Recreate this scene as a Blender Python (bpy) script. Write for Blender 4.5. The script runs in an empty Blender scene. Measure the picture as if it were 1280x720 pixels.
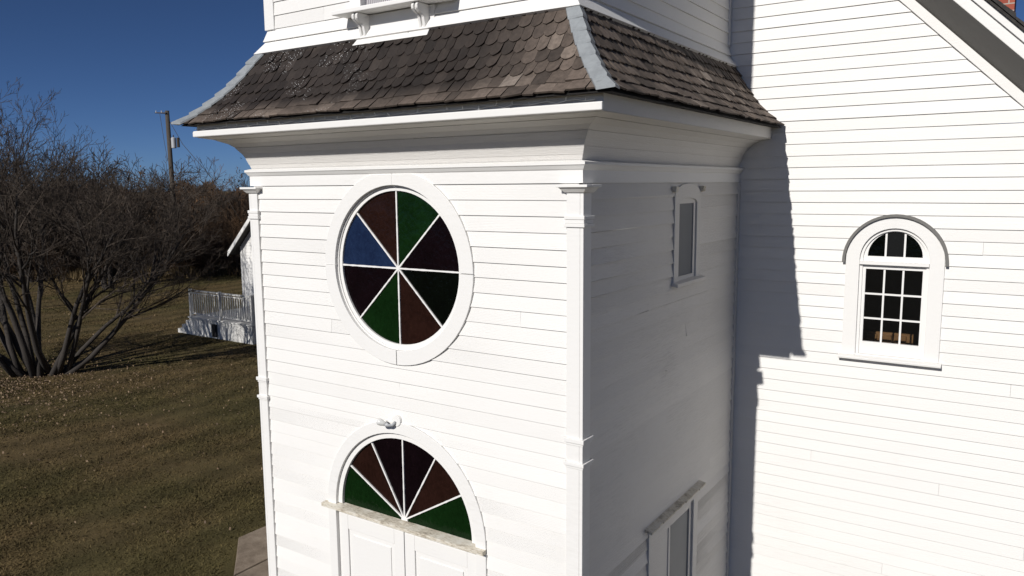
import bpy, math, random
import numpy as np
from mathutils import Vector, Matrix

random.seed(7)
rng = np.random.default_rng(11)
SC = bpy.context.scene
COL = SC.collection
H = 4.9                      # height of the siding datum above the ground
W, D = 3.277, 3.278          # tower width, distance from tower front to nave front
PI = math.pi

# ------------------------------------------------------------------ helpers
def tag(o, label=None, cat=None, group=None, kind=None):
    if label: o['label'] = label
    if cat: o['category'] = cat
    if group: o['group'] = group
    if kind: o['kind'] = kind
    return o

def empty(name, loc, label, cat, group=None):
    o = bpy.data.objects.new(name, None)
    o.empty_display_size = .2
    COL.objects.link(o); o.location = loc
    return tag(o, label, cat, group)

class MB:
    """collects polygons (world coordinates; the siding datum is lifted by off)"""
    def __init__(s, off=H):
        s.v = []; s.f = []; s.mi = []; s.tone = []; s.off = off
    def vert(s, p):
        s.v.append((p[0], p[1], p[2] + s.off)); return len(s.v) - 1
    def poly(s, pts, m=0, t=.5):
        s.f.append([s.vert(p) for p in pts]); s.mi.append(m); s.tone.append(t)
    def face(s, idx, m=0, t=.5):
        s.f.append(list(idx)); s.mi.append(m); s.tone.append(t)
    def box(s, a, b, m=0, t=.5):
        x0, y0, z0 = a; x1, y1, z1 = b
        i = [s.vert(p) for p in ((x0,y0,z0),(x1,y0,z0),(x1,y1,z0),(x0,y1,z0),(x0,y0,z1),(x1,y0,z1),(x1,y1,z1),(x0,y1,z1))]
        for q in ((3,2,1,0),(4,5,6,7),(0,1,5,4),(1,2,6,5),(2,3,7,6),(3,0,4,7)):
            s.face([i[k] for k in q], m, t)
    def hexa(s, P, m=0, t=.5):
        """8 corners: bottom loop then top loop"""
        i = [s.vert(p) for p in P]
        for q in ((3,2,1,0),(4,5,6,7),(0,1,5,4),(1,2,6,5),(2,3,7,6),(3,0,4,7)):
            s.face([i[k] for k in q], m, t)
    def prism(s, loop, d, m=0, t=.5):
        """closed outline (3-D points) pushed by vector d"""
        n = len(loop)
        a = [s.vert(p) for p in loop]
        b = [s.vert((p[0]+d[0], p[1]+d[1], p[2]+d[2])) for p in loop]
        s.face(a[::-1], m, t); s.face(b, m, t)
        for k in range(n):
            s.face((a[k], a[(k+1)%n], b[(k+1)%n], b[k]), m, t)
    def tube(s, pts, rad, n=6, m=0, cap=True, t=.5):
        pts = [Vector(p) for p in pts]
        if not hasattr(rad, '__len__'): rad = [rad]*len(pts)
        prev = None
        d0 = (pts[1]-pts[0]).normalized()
        u = d0.cross(Vector((0,0,1)))
        if u.length < .05: u = d0.cross(Vector((1,0,0)))
        u.normalize()
        for k, p in enumerate(pts):
            if k == 0: d = pts[1]-pts[0]
            elif k == len(pts)-1: d = pts[-1]-pts[-2]
            else: d = pts[k+1]-pts[k-1]
            d.normalize()
            u = u - d*u.dot(d)
            if u.length < 1e-6: u = d.orthogonal()
            u.normalize(); w = d.cross(u)
            ring = [s.vert(p + (u*math.cos(2*PI*j/n) + w*math.sin(2*PI*j/n))*rad[k]) for j in range(n)]
            if prev:
                for j in range(n):
                    s.face((prev[j], prev[(j+1)%n], ring[(j+1)%n], ring[j]), m, t)
            elif cap: s.face(ring[::-1], m, t)
            prev = ring
        if cap: s.face(prev, m, t)
    def build(s, name, mats, parent=None, smooth=False, bevel=0):
        me = bpy.data.meshes.new(name)
        me.from_pydata(s.v, [], s.f)
        if not isinstance(mats, (list, tuple)): mats = [mats]
        for m in mats: me.materials.append(m)
        if len(mats) > 1: me.polygons.foreach_set('material_index', s.mi)
        at = me.attributes.new('tone', 'FLOAT', 'FACE'); at.data.foreach_set('value', s.tone)
        if smooth: me.polygons.foreach_set('use_smooth', [True]*len(me.polygons))
        me.validate(); me.update()
        o = bpy.data.objects.new(name, me)
        COL.objects.link(o)
        if parent:
            o.parent = parent
            bpy.context.view_layer.update()
            o.matrix_parent_inverse = parent.matrix_world.inverted()
        if bevel:
            b = o.modifiers.new('bevel', 'BEVEL'); b.width = bevel; b.segments = 2; b.limit_method = 'ANGLE'; b.angle_limit = .7
        return o

# ------------------------------------------------------------------ materials
def mat(name, build, **kw):
    m = bpy.data.materials.new(name); m.use_nodes = True
    nt = m.node_tree; nt.nodes.clear()
    out = nt.nodes.new('ShaderNodeOutputMaterial')
    b = nt.nodes.new('ShaderNodeBsdfPrincipled')
    nt.links.new(b.outputs[0], out.inputs[0])
    b.inputs['Specular IOR Level'].default_value = kw.get('spec', .5)
    b.inputs['Roughness'].default_value = kw.get('rough', .6)
    N = Nodes(nt, b, out); build(N)
    return m

class Nodes:
    def __init__(s, nt, b, out): s.nt = nt; s.b = b; s.out = out
    def n(s, t, **kw):
        x = s.nt.nodes.new('ShaderNode' + t)
        for k, v in kw.items():
            if hasattr(x, k): setattr(x, k, v)
        return x
    def l(s, a, b): s.nt.links.new(a, b)
    def pos(s, scale=(1,1,1), rot=(0,0,0)):
        g = s.n('NewGeometry'); m = s.n('Mapping')
        m.inputs['Scale'].default_value = scale; m.inputs['Rotation'].default_value = rot
        s.l(g.outputs['Position'], m.inputs['Vector']); return m.outputs[0]
    def noise(s, scale, detail=4, rough=.55, vec=None, dist=0):
        x = s.n('TexNoise'); x.inputs['Scale'].default_value = scale; x.inputs['Detail'].default_value = detail
        x.inputs['Roughness'].default_value = rough; x.inputs['Distortion'].default_value = dist
        s.l(vec if vec is not None else s.pos(), x.inputs['Vector']); return x.outputs['Fac']
    def ramp(s, fac, stops, interp='LINEAR'):
        r = s.n('ValToRGB'); cr = r.color_ramp; cr.interpolation = interp
        while len(cr.elements) < len(stops): cr.elements.new(.5)
        for e, (p, c) in zip(cr.elements, stops):
            e.position = p; e.color = tuple(c) + (1,) if len(c) == 3 else c
        s.l(fac, r.inputs[0]); return r.outputs[0]
    def g(s, fac, a, b):      # remap to 0..1 between a and b
        r = s.n('MapRange'); r.inputs['From Min'].default_value = a; r.inputs['From Max'].default_value = b
        s.l(fac, r.inputs['Value']); return r.outputs[0]
    def mix(s, fac, a, b, mode='MIX'):
        m = s.n('Mix', data_type='RGBA', blend_type=mode)
        if isinstance(fac, (int, float)): m.inputs[0].default_value = fac
        else: s.l(fac, m.inputs[0])
        for k, v in ((6, a), (7, b)):
            if isinstance(v, (tuple, list)): m.inputs[k].default_value = tuple(v) + (1,)
            else: s.l(v, m.inputs[k])
        return m.outputs[2]
    def mth(s, op, a, b=0.):
        m = s.n('Math', operation=op)
        for k, v in ((0, a), (1, b)):
            if isinstance(v, (int, float)): m.inputs[k].default_value = v
            else: s.l(v, m.inputs[k])
        return m.outputs[0]
    def attr(s, name='tone'):
        a = s.n('Attribute', attribute_name=name); return a.outputs['Fac']
    def col(s, c):
        if isinstance(c, (tuple, list)): s.b.inputs['Base Color'].default_value = tuple(c) + (1,)
        else: s.l(c, s.b.inputs['Base Color'])
    def bump(s, h, strength=.3, dist=.01):
        b = s.n('Bump'); b.inputs['Strength'].default_value = strength; b.inputs['Distance'].default_value = dist
        s.l(h, b.inputs['Height']); s.l(b.outputs[0], s.b.inputs['Normal'])
    def rough(s, v):
        if isinstance(v, (int, float)): s.b.inputs['Roughness'].default_value = v
        else: s.l(v, s.b.inputs['Roughness'])

def paint(name, base=(.77,.755,.725), dirt=(.58,.56,.52), grain=(1,1,22), amount=1., bump=.25, vary=.965):
    def f(N):
        a = N.noise(1.1, 5, .6)
        b = N.noise(9, 6, .65, N.pos(grain))
        c = N.noise(60, 3, .6, N.pos((.35,.35,1)))
        k = N.mth('MULTIPLY', N.g(a, .48, .75), N.g(b, .45, .75))
        k2 = N.mth('MULTIPLY', N.g(c, .70, .76), .5)
        fac = N.mth('MULTIPLY', N.mth('ADD', k, k2), amount)
        col = N.mix(fac, base, dirt)
        t = N.attr()
        tone = N.ramp(t, [(0, (vary,vary,vary)), (1, (1,1,1))])
        N.col(N.mix(1., col, tone, 'MULTIPLY'))
        N.bump(N.mth('ADD', b, N.mth('MULTIPLY', c, .4)), bump, .004)
    return mat(name, f, rough=.55, spec=.35)

M = {}
M['white'] = paint('white_paint', amount=.5)
M['trim'] = paint('white_trim_paint', (.77,.757,.73), (.6,.585,.55), (1,1,5), .6)
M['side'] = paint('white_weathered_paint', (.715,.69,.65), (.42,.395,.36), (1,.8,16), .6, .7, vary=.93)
def f(N):
    a = N.noise(26, 5, .7, N.pos((1,4,4))); b = N.noise(7, 4, .6)
    N.col(N.ramp(N.mth('ADD', N.mth('MULTIPLY', a, .5), N.mth('MULTIPLY', b, .5)), [(.44, (.74,.70,.61)), (.52, (.62,.56,.45)), (.59, (.38,.33,.26)), (.68, (.18,.15,.12))]))
    N.bump(a, .7, .01)
M['grey_soffit'] = paint('dark_grey_trim', (.155,.15,.14), (.09,.085,.07), (3,3,3), 1.)  # dark grey base for the rake soffit and the nave window hood
M['peeling'] = mat('peeling_sill_paint', f, rough=.75)
def f(N):
    t = N.attr(); a = N.noise(30, 5, .7, N.pos((1,1,.5))); b = N.noise(1.7, 3, .5)
    brown = N.ramp(t, [(0, (.050,.039,.032)), (.35, (.092,.071,.057)), (.65, (.142,.110,.089)), (.9, (.20,.160,.130)), (1, (.29,.24,.20))])
    g = N.n('NewGeometry'); sx = N.n('SeparateXYZ'); N.l(g.outputs['Position'], sx.inputs[0])
    # rain-soaked front slope: dark over most of its length, dry near the right hip and along the side
    wet = N.mth('MULTIPLY', N.g(sx.outputs[0], W+.0, W-.75), N.g(N.mth('ADD', sx.outputs[1], N.mth('MULTIPLY', b, .3)), .5, .2))
    wet = N.mth('MULTIPLY', wet, N.g(sx.outputs[2], H+.54, H+.66))
    c = N.mix(1., brown, N.ramp(a, [(.3, (.62,.62,.62)), (.7, (1.25,1.25,1.25))]), 'MULTIPLY')
    c2 = N.mix(wet, c, N.mix(1., N.mix(.45, c, (.085,.068,.058)), (.25,.24,.24), 'MULTIPLY'))
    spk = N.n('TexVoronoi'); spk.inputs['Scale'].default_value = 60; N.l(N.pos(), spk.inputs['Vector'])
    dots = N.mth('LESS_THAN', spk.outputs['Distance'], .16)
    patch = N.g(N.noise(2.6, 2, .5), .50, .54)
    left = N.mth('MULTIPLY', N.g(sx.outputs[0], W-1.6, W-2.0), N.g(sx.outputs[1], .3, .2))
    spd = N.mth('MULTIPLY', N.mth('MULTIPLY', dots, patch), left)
    N.col(N.mix(spd, c2, (.75,.75,.74)))  # pale specks painted in as glints of water drops on the wet shingles
    N.bump(a, .5, .006); N.rough(N.mth('SUBTRACT', .85, N.mth('MULTIPLY', wet, .25)))
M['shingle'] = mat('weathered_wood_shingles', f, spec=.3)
M['under'] = mat('dark_underlay', lambda N: N.col((.012,.010,.009)), rough=.9)
def f(N):
    a = N.noise(14, 5, .65)
    N.col(N.ramp(a, [(.35, (.22,.235,.245)), (.6, (.28,.30,.31)), (.72, (.17,.18,.18))])); N.bump(a, .3, .004)
M['flash'] = mat('painted_tin_flashing', f, rough=.5)
def glasses(name, c, c2):
    def f(N):
        a = N.noise(34, 3, .6, N.pos((1,1,.7)), .6); k = N.noise(3.5, 3, .6)
        N.col(N.mix(N.g(N.mth('ADD', N.mth('MULTIPLY', a, .5), N.mth('MULTIPLY', k, .5)), .35, .65), c, c2)); N.bump(N.mth('ADD', a, N.mth('MULTIPLY', k, 3.)), .5, .006)
    return mat(name, f, rough=.10, spec=.12)
GL = dict(green=glasses('green_glass', (.002,.010,.002), (.004,.018,.004)), brown=glasses('brown_glass', (.010,.004,.003), (.020,.008,.006)),
          dark=glasses('dark_violet_glass', (.0022,.0010,.0016), (.005,.0022,.0035)), black=glasses('dark_green_glass', (.0006,.0010,.0007), (.0014,.0024,.0016)),
          blue=glasses('blue_glass', (.007,.014,.040), (.013,.026,.066)))
def f(N):
    a = N.noise(3, 2, .5); N.bump(a, .12, .01)
    N.col((.008,.009,.010))
M['pane'] = mat('dark_window_pane', f, rough=.04, spec=.5)
def f(N):
    N.b.inputs['Base Color'].default_value = (.01,.01,.01,1)
    N.b.inputs['Transmission Weight'].default_value = .0
    N.b.inputs['Alpha'].default_value = .25
M['side_pane'] = mat('grey_reflection_pane', lambda N: N.col(N.ramp(N.noise(2.,2), [(.3,(.10,.11,.125)),(.7,(.13,.14,.155))])), rough=.35, spec=.15)  # grey-blue reflection of the shaded nave wall put into the pane colour
M['clear'] = mat('clear_pane', f, rough=.05)
def f(N):
    v = N.n('TexWave', wave_type='BANDS', bands_direction='X'); v.inputs['Scale'].default_value = 16; v.inputs['Distortion'].default_value = 1.5
    N.l(N.pos(), v.inputs['Vector']); N.col(N.ramp(v.outputs['Fac'], [(0, (.16,.15,.16)), (1, (.48,.46,.47))]))
M['curtain'] = mat('grey_pleated_curtain', f, rough=.8)
def f(N):
    br = N.n('TexBrick'); br.inputs['Scale'].default_value = 1; br.inputs['Brick Width'].default_value = .2; br.inputs['Row Height'].default_value = .07
    br.inputs['Mortar Size'].default_value = .006; br.inputs['Color1'].default_value = (.36,.09,.05,1); br.inputs['Color2'].default_value = (.28,.06,.035,1)
    br.inputs['Mortar'].default_value = (.35,.32,.28,1)
    g = N.n('NewGeometry'); sx = N.n('SeparateXYZ'); N.l(g.outputs['Position'], sx.inputs[0])
    c = N.n('CombineXYZ'); N.l(N.mth('ADD', sx.outputs[0], sx.outputs[1]), c.inputs[0]); N.l(sx.outputs[2], c.inputs[1])
    N.l(c.outputs[0], br.inputs['Vector']); N.col(br.outputs['Color']); N.bump(br.outputs['Fac'], -.4, .01)
M['brick'] = mat('red_brick', f, rough=.85)
def f(N):
    a = N.noise(20, 4); N.col(N.ramp(a, [(.3, (.02,.018,.017)), (.7, (.05,.046,.042))])); N.bump(a, .5, .01)
M['darkroof'] = mat('dark_roof_shingles', f, rough=.9)
def f(N):
    v = N.pos((6,6,.6)); a = N.noise(12, 5, .65, v); b = N.noise(1.2, 3)
    N.col(N.mix(b, N.ramp(a, [(.3, (.020,.016,.013)), (.7, (.068,.055,.045))]), (.032,.027,.023))); N.bump(a, .6, .02)
M['bark'] = mat('grey_brown_bark', f, rough=.9)
M['twig'] = mat('dark_twig_bark', lambda N: N.col(N.ramp(N.noise(2.0, 3), [(.3, (.036,.026,.019)), (.7, (.080,.060,.044))])), rough=.9)
def f(N):
    a = N.noise(.35, 3, .6); t = N.attr()
    c = N.ramp(a, [(.35, (.050,.038,.030)), (.52, (.095,.062,.040)), (.66, (.16,.088,.045))])
    N.col(N.mix(1., c, N.ramp(t, [(0, (.45,.45,.45)), (1, (1.3,1.3,1.3))]), 'MULTIPLY'))
M['thicket'] = mat('thicket_brush', f, rough=.95, spec=.1)
def f(N):
    N.col(N.ramp(N.attr(), [(0, (.045,.032,.016)), (.5, (.11,.08,.042)), (1, (.20,.145,.075))]))
M['drygrass'] = mat('dry_grass', f, rough=.95, spec=.1)
def lawncol(N):
    a = N.noise(.28, 4, .6); b = N.noise(2.2, 6, .7); c = N.noise(38, 3, .7, N.pos((1,1,1)))
    st = N.n('TexWave', wave_type='BANDS', bands_direction='X'); st.inputs['Scale'].default_value = .28; st.inputs['Distortion'].default_value = 6.5
    st.inputs['Detail'].default_value = 3; st.inputs['Detail Scale'].default_value = .8
    N.l(N.pos((1,1,1), (0,0,math.radians(3))), st.inputs['Vector'])
    base = N.ramp(b, [(.25, (.082,.062,.029)), (.5, (.112,.081,.039)), (.75, (.150,.108,.055))])
    base = N.mix(N.g(a, .42, .62), base, N.ramp(b, [(.3, (.068,.058,.024)), (.7, (.100,.082,.036))]))
    base = N.mix(1., base, N.ramp(st.outputs['Fac'], [(.1, (.80,.81,.80)), (.85, (1.08,1.07,1.06))]), 'MULTIPLY')
    return base, b, c
def f(N):
    base, b, c = lawncol(N)
    N.col(N.mix(1., base, N.ramp(c, [(.3, (.7,.7,.7)), (.7, (1.2,1.2,1.2))]), 'MULTIPLY'))
    N.bump(N.mth('ADD', c, b), .7, .03)
M['lawn'] = mat('autumn_lawn', f, rough=.95, spec=.1)
def f(N):
    base, b, c = lawncol(N)
    N.col(N.mix(1., base, N.ramp(N.attr(), [(0, (.85,.86,.82)), (.9, (1.2,1.17,1.15)), (1, (1.45,1.4,1.3))]), 'MULTIPLY'))
M['blade'] = mat('grass_blades', f, rough=.9, spec=.1)
M['leaf'] = mat('fallen_leaf', lambda N: N.col(N.ramp(N.attr(), [(0, (.09,.06,.035)), (.6, (.17,.11,.065)), (1, (.26,.185,.11))])), rough=.8)
def f(N):
    a = N.noise(5, 6, .7); b = N.noise(60, 3, .7)
    N.col(N.ramp(N.mth('ADD', N.mth('MULTIPLY', a, .7), N.mth('MULTIPLY', b, .3)), [(.35, (.115,.088,.062)), (.5, (.19,.148,.108)), (.65, (.25,.205,.155))])); N.bump(b, .5, .008)
M['concrete'] = mat('stained_concrete', f, rough=.9)
def f(N):
    v = N.pos((5,5,.5)); a = N.noise(14, 4, .6, v); N.col(N.ramp(a, [(.3, (.035,.028,.022)), (.7, (.09,.072,.055))])); N.bump(a, .5, .01)
M['pole'] = mat('weathered_pole_wood', f, rough=.9)
M['metal'] = mat('galvanised_grey', lambda N: N.col((.42,.43,.44)), rough=.45)
M['dark'] = mat('black_void', lambda N: N.col((.006,.006,.006)), rough=.9)
M['deck'] = paint('worn_deck_paint', (.64,.63,.60), (.22,.20,.18), (3,3,3), 1.4)
M['pew'] = mat('varnished_wood', lambda N: N.col(N.ramp(N.noise(10, 3, .6, N.pos((1,1,8))), [(.3, (.26,.13,.05)), (.7, (.42,.24,.10))])), rough=.4)
M['inner'] = mat('dark_interior', lambda N: N.col((.05,.045,.04)), rough=.9)
M['bulb'] = mat('frosted_lamp_glass', lambda N: N.col((.62,.62,.60)), rough=.25)
M['cable'] = mat('white_wire', lambda N: N.col((.75,.75,.73)), rough=.4)

# ------------------------------------------------------------------ lap siding
EXP = .11
def siding(mb, axis, plane, sgn, zlo, zhi, uspan, z0=0., holes=(), butt=.010, seed=0, jit=1., mi=0, run=(3., 6.)):
    """lap boards on the plane axis=plane, facing sgn; u is the other horizontal axis; z0 is a board-bottom height.
       uspan(z) -> (u0, u1); holes: functions z -> (ua, ub) or None."""
    r = random.Random(seed)
    k0 = math.floor((zlo - z0)/EXP); k1 = math.ceil((zhi - z0)/EXP)
    def P(u, o, z):
        return (plane + sgn*o, u, z) if axis == 0 else (u, plane + sgn*o, z)
    for k in range(k0, k1):
        zb, zt = z0 + k*EXP, z0 + (k+1)*EXP
        ua, ub = uspan(zb + EXP/2)
        ub = max(uspan(zb)[1], uspan(zt)[1], ub); ua = min(uspan(zb)[0], uspan(zt)[0], ua)
        if ub <= ua: continue
        cuts = [ua]; x = ua + r.uniform(.6, 2.3*run[0])
        while x < ub - .4: cuts.append(x); x += r.uniform(*run)
        cuts.append(ub)
        for c0, c1 in zip(cuts[:-1], cuts[1:]):
            ob = butt + r.uniform(-.0016, .0018)*jit; ot = .0015; dz0 = r.uniform(-.0018, .0018)*jit; dz1 = dz0 + r.uniform(-.0016, .0016)*jit
            tone = r.random()
            seg = [(c0 + .0008, c1 - .0008)]
            crossing = any(h(z) for h in holes for z in (zb+.001, (zb+zt)/2, zt-.001))
            nsub = 10 if crossing else 1
            nu = max(1, int((c1-c0)/.5))
            wob = [(r.uniform(-1,1)*.0012*jit, r.uniform(-1,1)*.0012*jit) for _ in range(nu+1)]
            for sb in range(nsub):
                a = max(zb + EXP*sb/nsub, zlo); b = min(zb + EXP*(sb+1)/nsub, zhi)
                if b <= a: continue
                iv = list(seg)
                for h in holes:
                    hh = h((a+b)/2)
                    if hh:
                        nv = []
                        for (p, q) in iv:
                            if hh[1] <= p or hh[0] >= q: nv.append((p, q)); continue
                            if hh[0] > p: nv.append((p, hh[0]))
                            if hh[1] < q: nv.append((hh[1], q))
                        iv = nv
                oa = ob + (ot-ob)*(a-zb)/EXP; o2 = ob + (ot-ob)*(b-zb)/EXP
                for (p, q) in iv:
                    n = 1 if nsub > 1 else nu
                    for j in range(n):
                        u0 = p + (q-p)*j/n; u1 = p + (q-p)*(j+1)/n
                        def wv(u):
                            tt = (u-c0)/(c1-c0)*nu; i = min(int(tt), nu-1); fr = tt-i
                            return (wob[i][0]*(1-fr)+wob[i+1][0]*fr, wob[i][1]*(1-fr)+wob[i+1][1]*fr)
                        w0, w1 = wv(u0), wv(u1)
                        first = (sb == 0)
                        za0 = a + (dz0 + (dz1-dz0)*(u0-c0)/(c1-c0) + w0[1] if first else 0)
                        za1 = a + (dz0 + (dz1-dz0)*(u1-c0)/(c1-c0) + w1[1] if first else 0)
                        A, B = P(u0, oa+w0[0], za0), P(u1, oa+w1[0], za1); C_, D_ = P(u1, o2, b), P(u0, o2, b)
                        mb.poly([A, B, C_, D_] if sgn*(1 if axis == 1 else -1) < 0 else [D_, C_, B, A], mi, tone)
                        if first:
                            mb.poly([P(u0, -.004, za0), P(u1, -.004, za1), B, A], mi, tone)
                        # closed ends of the board
                        if j == 0: mb.poly([P(u0, -.004, za0), A, D_, P(u0, -.004, b)], mi, tone)
                        if j == n-1: mb.poly([P(u1, -.004, za1), B, C_, P(u1, -.004, b)], mi, tone)

def circ_hole(uc, zc, R):
    def h(z):
        d = R*R - (z-zc)**2
        return (uc - math.sqrt(d), uc + math.sqrt(d)) if d > 0 else None
    return h
def rect_hole(u0, u1, z0, z1):
    return lambda z: (u0, u1) if z0 <= z <= z1 else None
def arch_hole(uc, hw, z0, zs):
    def h(z):
        if z < z0: return None
        if z <= zs: return (uc-hw, uc+hw)
        d = hw*hw - (z-zs)**2
        return (uc-math.sqrt(d), uc+math.sqrt(d)) if d > 0 else None
    return h

def arc(uc, zc, R, a0, a1, n):
    return [(uc + R*math.cos(a0+(a1-a0)*i/n), zc + R*math.sin(a0+(a1-a0)*i/n)) for i in range(n+1)]
def band(mb, outer, inner, yb, yf, closed=False, P=None, m=0):
    """flat ring / strip between two outlines, from depth yb to face yf"""
    P = P or (lambda u, y, z: (u, y, z))
    n = len(outer); rngn = n if closed else n-1
    O0 = [mb.vert(P(u, yb, z)) for u, z in outer]; O1 = [mb.vert(P(u, yf, z)) for u, z in outer]
    I0 = [mb.vert(P(u, yb, z)) for u, z in inner]; I1 = [mb.vert(P(u, yf, z)) for u, z in inner]
    for i in range(rngn):
        j = (i+1) % n
        mb.face((O1[i], O1[j], I1[j], I1[i]), m); mb.face((O0[j], O0[i], I0[i], I0[j]), m)
        mb.face((O0[i], O0[j], O1[j], O1[i]), m); mb.face((I1[i], I1[j], I0[j], I0[i]), m)
    if not closed:
        for i in (0, n-1): mb.face((O0[i], O1[i], I1[i], I0[i]), m)

def sweep(mb, prof, open_left=D, open_right=D, m=0, x0=0., x1=W, y0=0., t=None):
    """profile of (outward, z) swept round the left, front and right faces with mitred corners"""
    path = lambda o: ((x0-o, open_left), (x0-o, y0-o), (x1+o, y0-o), (x1+o, open_right))
    for (a, b) in zip(prof[:-1], prof[1:]):
        pa, pb = path(a[0]), path(b[0])
        for k in range(3):
            mb.poly([(*pa[k], a[1]), (*pa[k+1], a[1]), (*pb[k+1], b[1]), (*pb[k], b[1])], m, .5 if t is None else t)

# ================================================================== THE CHURCH
church = empty('church', (W/2, D, 0), 'white clapboard country church with a square entrance tower and stained glass windows', 'church')

RW = (1.655, -.643)          # centre of the round window
FAN = (1.652, -2.70)         # centre of the fanlight
# --- tower walls
mb = MB()
fh = [circ_hole(*RW, .70), arch_hole(FAN[0], .78, -6, FAN[1])]
siding(mb, 1, 0., -1, -4.75, -.0005, lambda z: (.02, W-.02), 0., fh, butt=.0115, seed=3)
siding_front = mb.build('front_wall', M['white'], church)
tag(siding_front, 'sunlit clapboard face of the tower')
SW1 = (1.865, .23)            # upper side window centre, half width of the hole
mb = MB()
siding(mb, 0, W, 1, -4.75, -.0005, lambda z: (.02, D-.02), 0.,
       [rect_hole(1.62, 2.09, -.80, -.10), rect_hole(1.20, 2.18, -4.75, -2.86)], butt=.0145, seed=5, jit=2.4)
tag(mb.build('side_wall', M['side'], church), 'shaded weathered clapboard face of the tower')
mb = MB()
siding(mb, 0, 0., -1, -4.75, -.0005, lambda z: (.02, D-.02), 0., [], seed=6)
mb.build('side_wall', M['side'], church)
# stone foundation of the tower
mb = MB(); mb.box((.01,.01,-4.92), (W-.01, D, -4.75)); mb.build('foundation', M['concrete'], church)

# --- cornice: frieze board, bed moulding, cove and fascia
mb = MB()
sweep(mb, [(-.004,0), (.014,0), (.014,.083)])
sweep(mb, [(.014,.083), (.022,.090), (.036,.112), (.044,.118), (.044,.136), (.010,.146)])
mb.build('frieze', M['trim'], church)
mb = MB()
cove = [(.0,.146), (.012,.185), (.030,.235), (.055,.283), (.090,.330), (.135,.366), (.205,.396), (.30,.414), (.306,.418)]
for i, (a, b) in enumerate(zip(cove[:-1], cove[1:])):
    n = Vector((b[1]-a[1], -(b[0]-a[0]))).normalized()*.0022*(i % 2)
    sweep(mb, [(a[0]+n.x, a[1]+n.y), (b[0]+n.x, b[1]+n.y)])
    if i % 2: sweep(mb, [a, (a[0]+n.x, a[1]+n.y)])
tag(mb.build('cove_cornice', M['side'], church), 'curved plank cove under the eaves')
mb = MB()
sweep(mb, [(.306,.418), (.306,.520), (.2,.524)])
mb.build('fascia', M['side'], church)
mb = MB()       # projecting white moulding along the front only
P8 = [(-.325,-.338,.420),(W+.312,-.338,.420),(W+.312,-.306,.416),(-.30,-.306,.416),(-.325,-.338,.468),(W+.312,-.338,.468),(W+.312,-.307,.474),(-.30,-.307,.474)]
mb.hexa(P8); mb.build('crown_moulding', M['trim'], church, bevel=.006)

# --- bell-cast shingle roof
prof = [(-.13,1.20), (-.06,1.09), (.0,.995), (.055,.900), (.125,.805), (.21,.705), (.305,.610), (.41,.525)]
mb = MB()
sweep(mb, [(o-.012, z-.012) for o, z in prof] + [(.39,.512), (.30,.520)])
skirt_roof = mb.build('tower_roof', M['under'], church)
arcs = [0.]
for a, b in zip(prof[:-1], prof[1:]): arcs.append(arcs[-1] + math.hypot(b[0]-a[0], b[1]-a[1]))
LTOT = arcs[-1]
def at_arc(s):
    s = max(0, min(LTOT, s))
    for i in range(len(arcs)-1):
        if s <= arcs[i+1] + 1e-9:
            f_ = (s-arcs[i])/(arcs[i+1]-arcs[i]); return (prof[i][0]+(prof[i+1][0]-prof[i][0])*f_, prof[i][1]+(prof[i+1][1]-prof[i][1])*f_)
NC = 8; ex = LTOT/NC
r = random.Random(21)
def clip(poly, k, c):       # keep the side k.u + c(v) >= 0
    out = []
    for a, b in zip(poly, poly[1:] + poly[:1]):
        fa, fb = k*a[0] + c(a[1]), k*b[0] + c(b[1])
        if fa >= 0: out.append(a)
        if fa*fb < 0:
            t = fa/(fa-fb); out.append((a[0]+(b[0]-a[0])*t, a[1]+(b[1]-a[1])*t))
    return out
def shingle_course(mb, place, both, ulo, uhi, i):
    s1 = (i+1)*ex; s0 = max(0, s1 - ex*1.45)
    o1, z1 = at_arc(s1 - .001); o0, z0 = at_arc(s0)
    if i == NC-1: o1 += .014; z1 -= .010
    dn = Vector((o1-o0, z1-z0)).normalized(); nn = Vector((-dn.y, dn.x))
    if nn.y < 0: nn = -nn
    u = ulo - r.uniform(0, .09)
    Ls = s1 - s0
    while u < uhi:
        w = r.uniform(.082, .100) if i < NC-2 else r.uniform(.085, .15)
        g = r.uniform(.002, .006)
        t = min(1, max(0, r.gauss(.5, .22))); lift = r.uniform(.008, .018) + (0 if both else .006); droop = r.uniform(-.007, .008)
        ua, ub = u+g/2, u+w-g/2
        uc = (ua+ub)/2
        if True:
            if i < NC-2:      # rounded butts
                q = r.uniform(.028,.040)
                sh = [(ua, 0), (ub, 0), (ub, Ls-q), (ub-.012, Ls-q*.40), (ub-.030, Ls-.003), (uc, Ls+.002), (ua+.030, Ls-.003), (ua+.012, Ls-q*.40), (ua, Ls-q)]
            else:
                sk = r.uniform(-.008,.008)
                sh = [(ua, 0), (ub, 0), (ub, Ls+sk), (ua, Ls-sk)]
            tw = r.uniform(-.005, .005)
            def P(uu, v, h):
                v2 = v + droop*(v/Ls); h2 = h + tw*(uu-uc)/w*(v/Ls)*2
                return place(uu, o0 + dn.x*v2 + nn.x*h2, z0 + dn.y*v2 + nn.y*h2)
            sh = clip(sh, 1, lambda v: o0 + dn.x*v - .006)
            if both: sh = clip(sh, -1, lambda v: W + o0 + dn.x*v - .006)
            if len(sh) < 3: u += w; continue
            top = [P(a, v, .002 + lift*(v/Ls)) for a, v in sh]; bot = [P(a, v, -.006 + (lift-.004)*(v/Ls)) for a, v in sh]
            mb.poly(top, 0, t); mb.poly(bot[::-1], 0, t*.5)
            for k in range(len(sh)):
                j = (k+1) % len(sh); mb.poly([top[k], top[j], bot[j], bot[k]], 0, t*.6)
        u += w
mb = MB()
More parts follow.
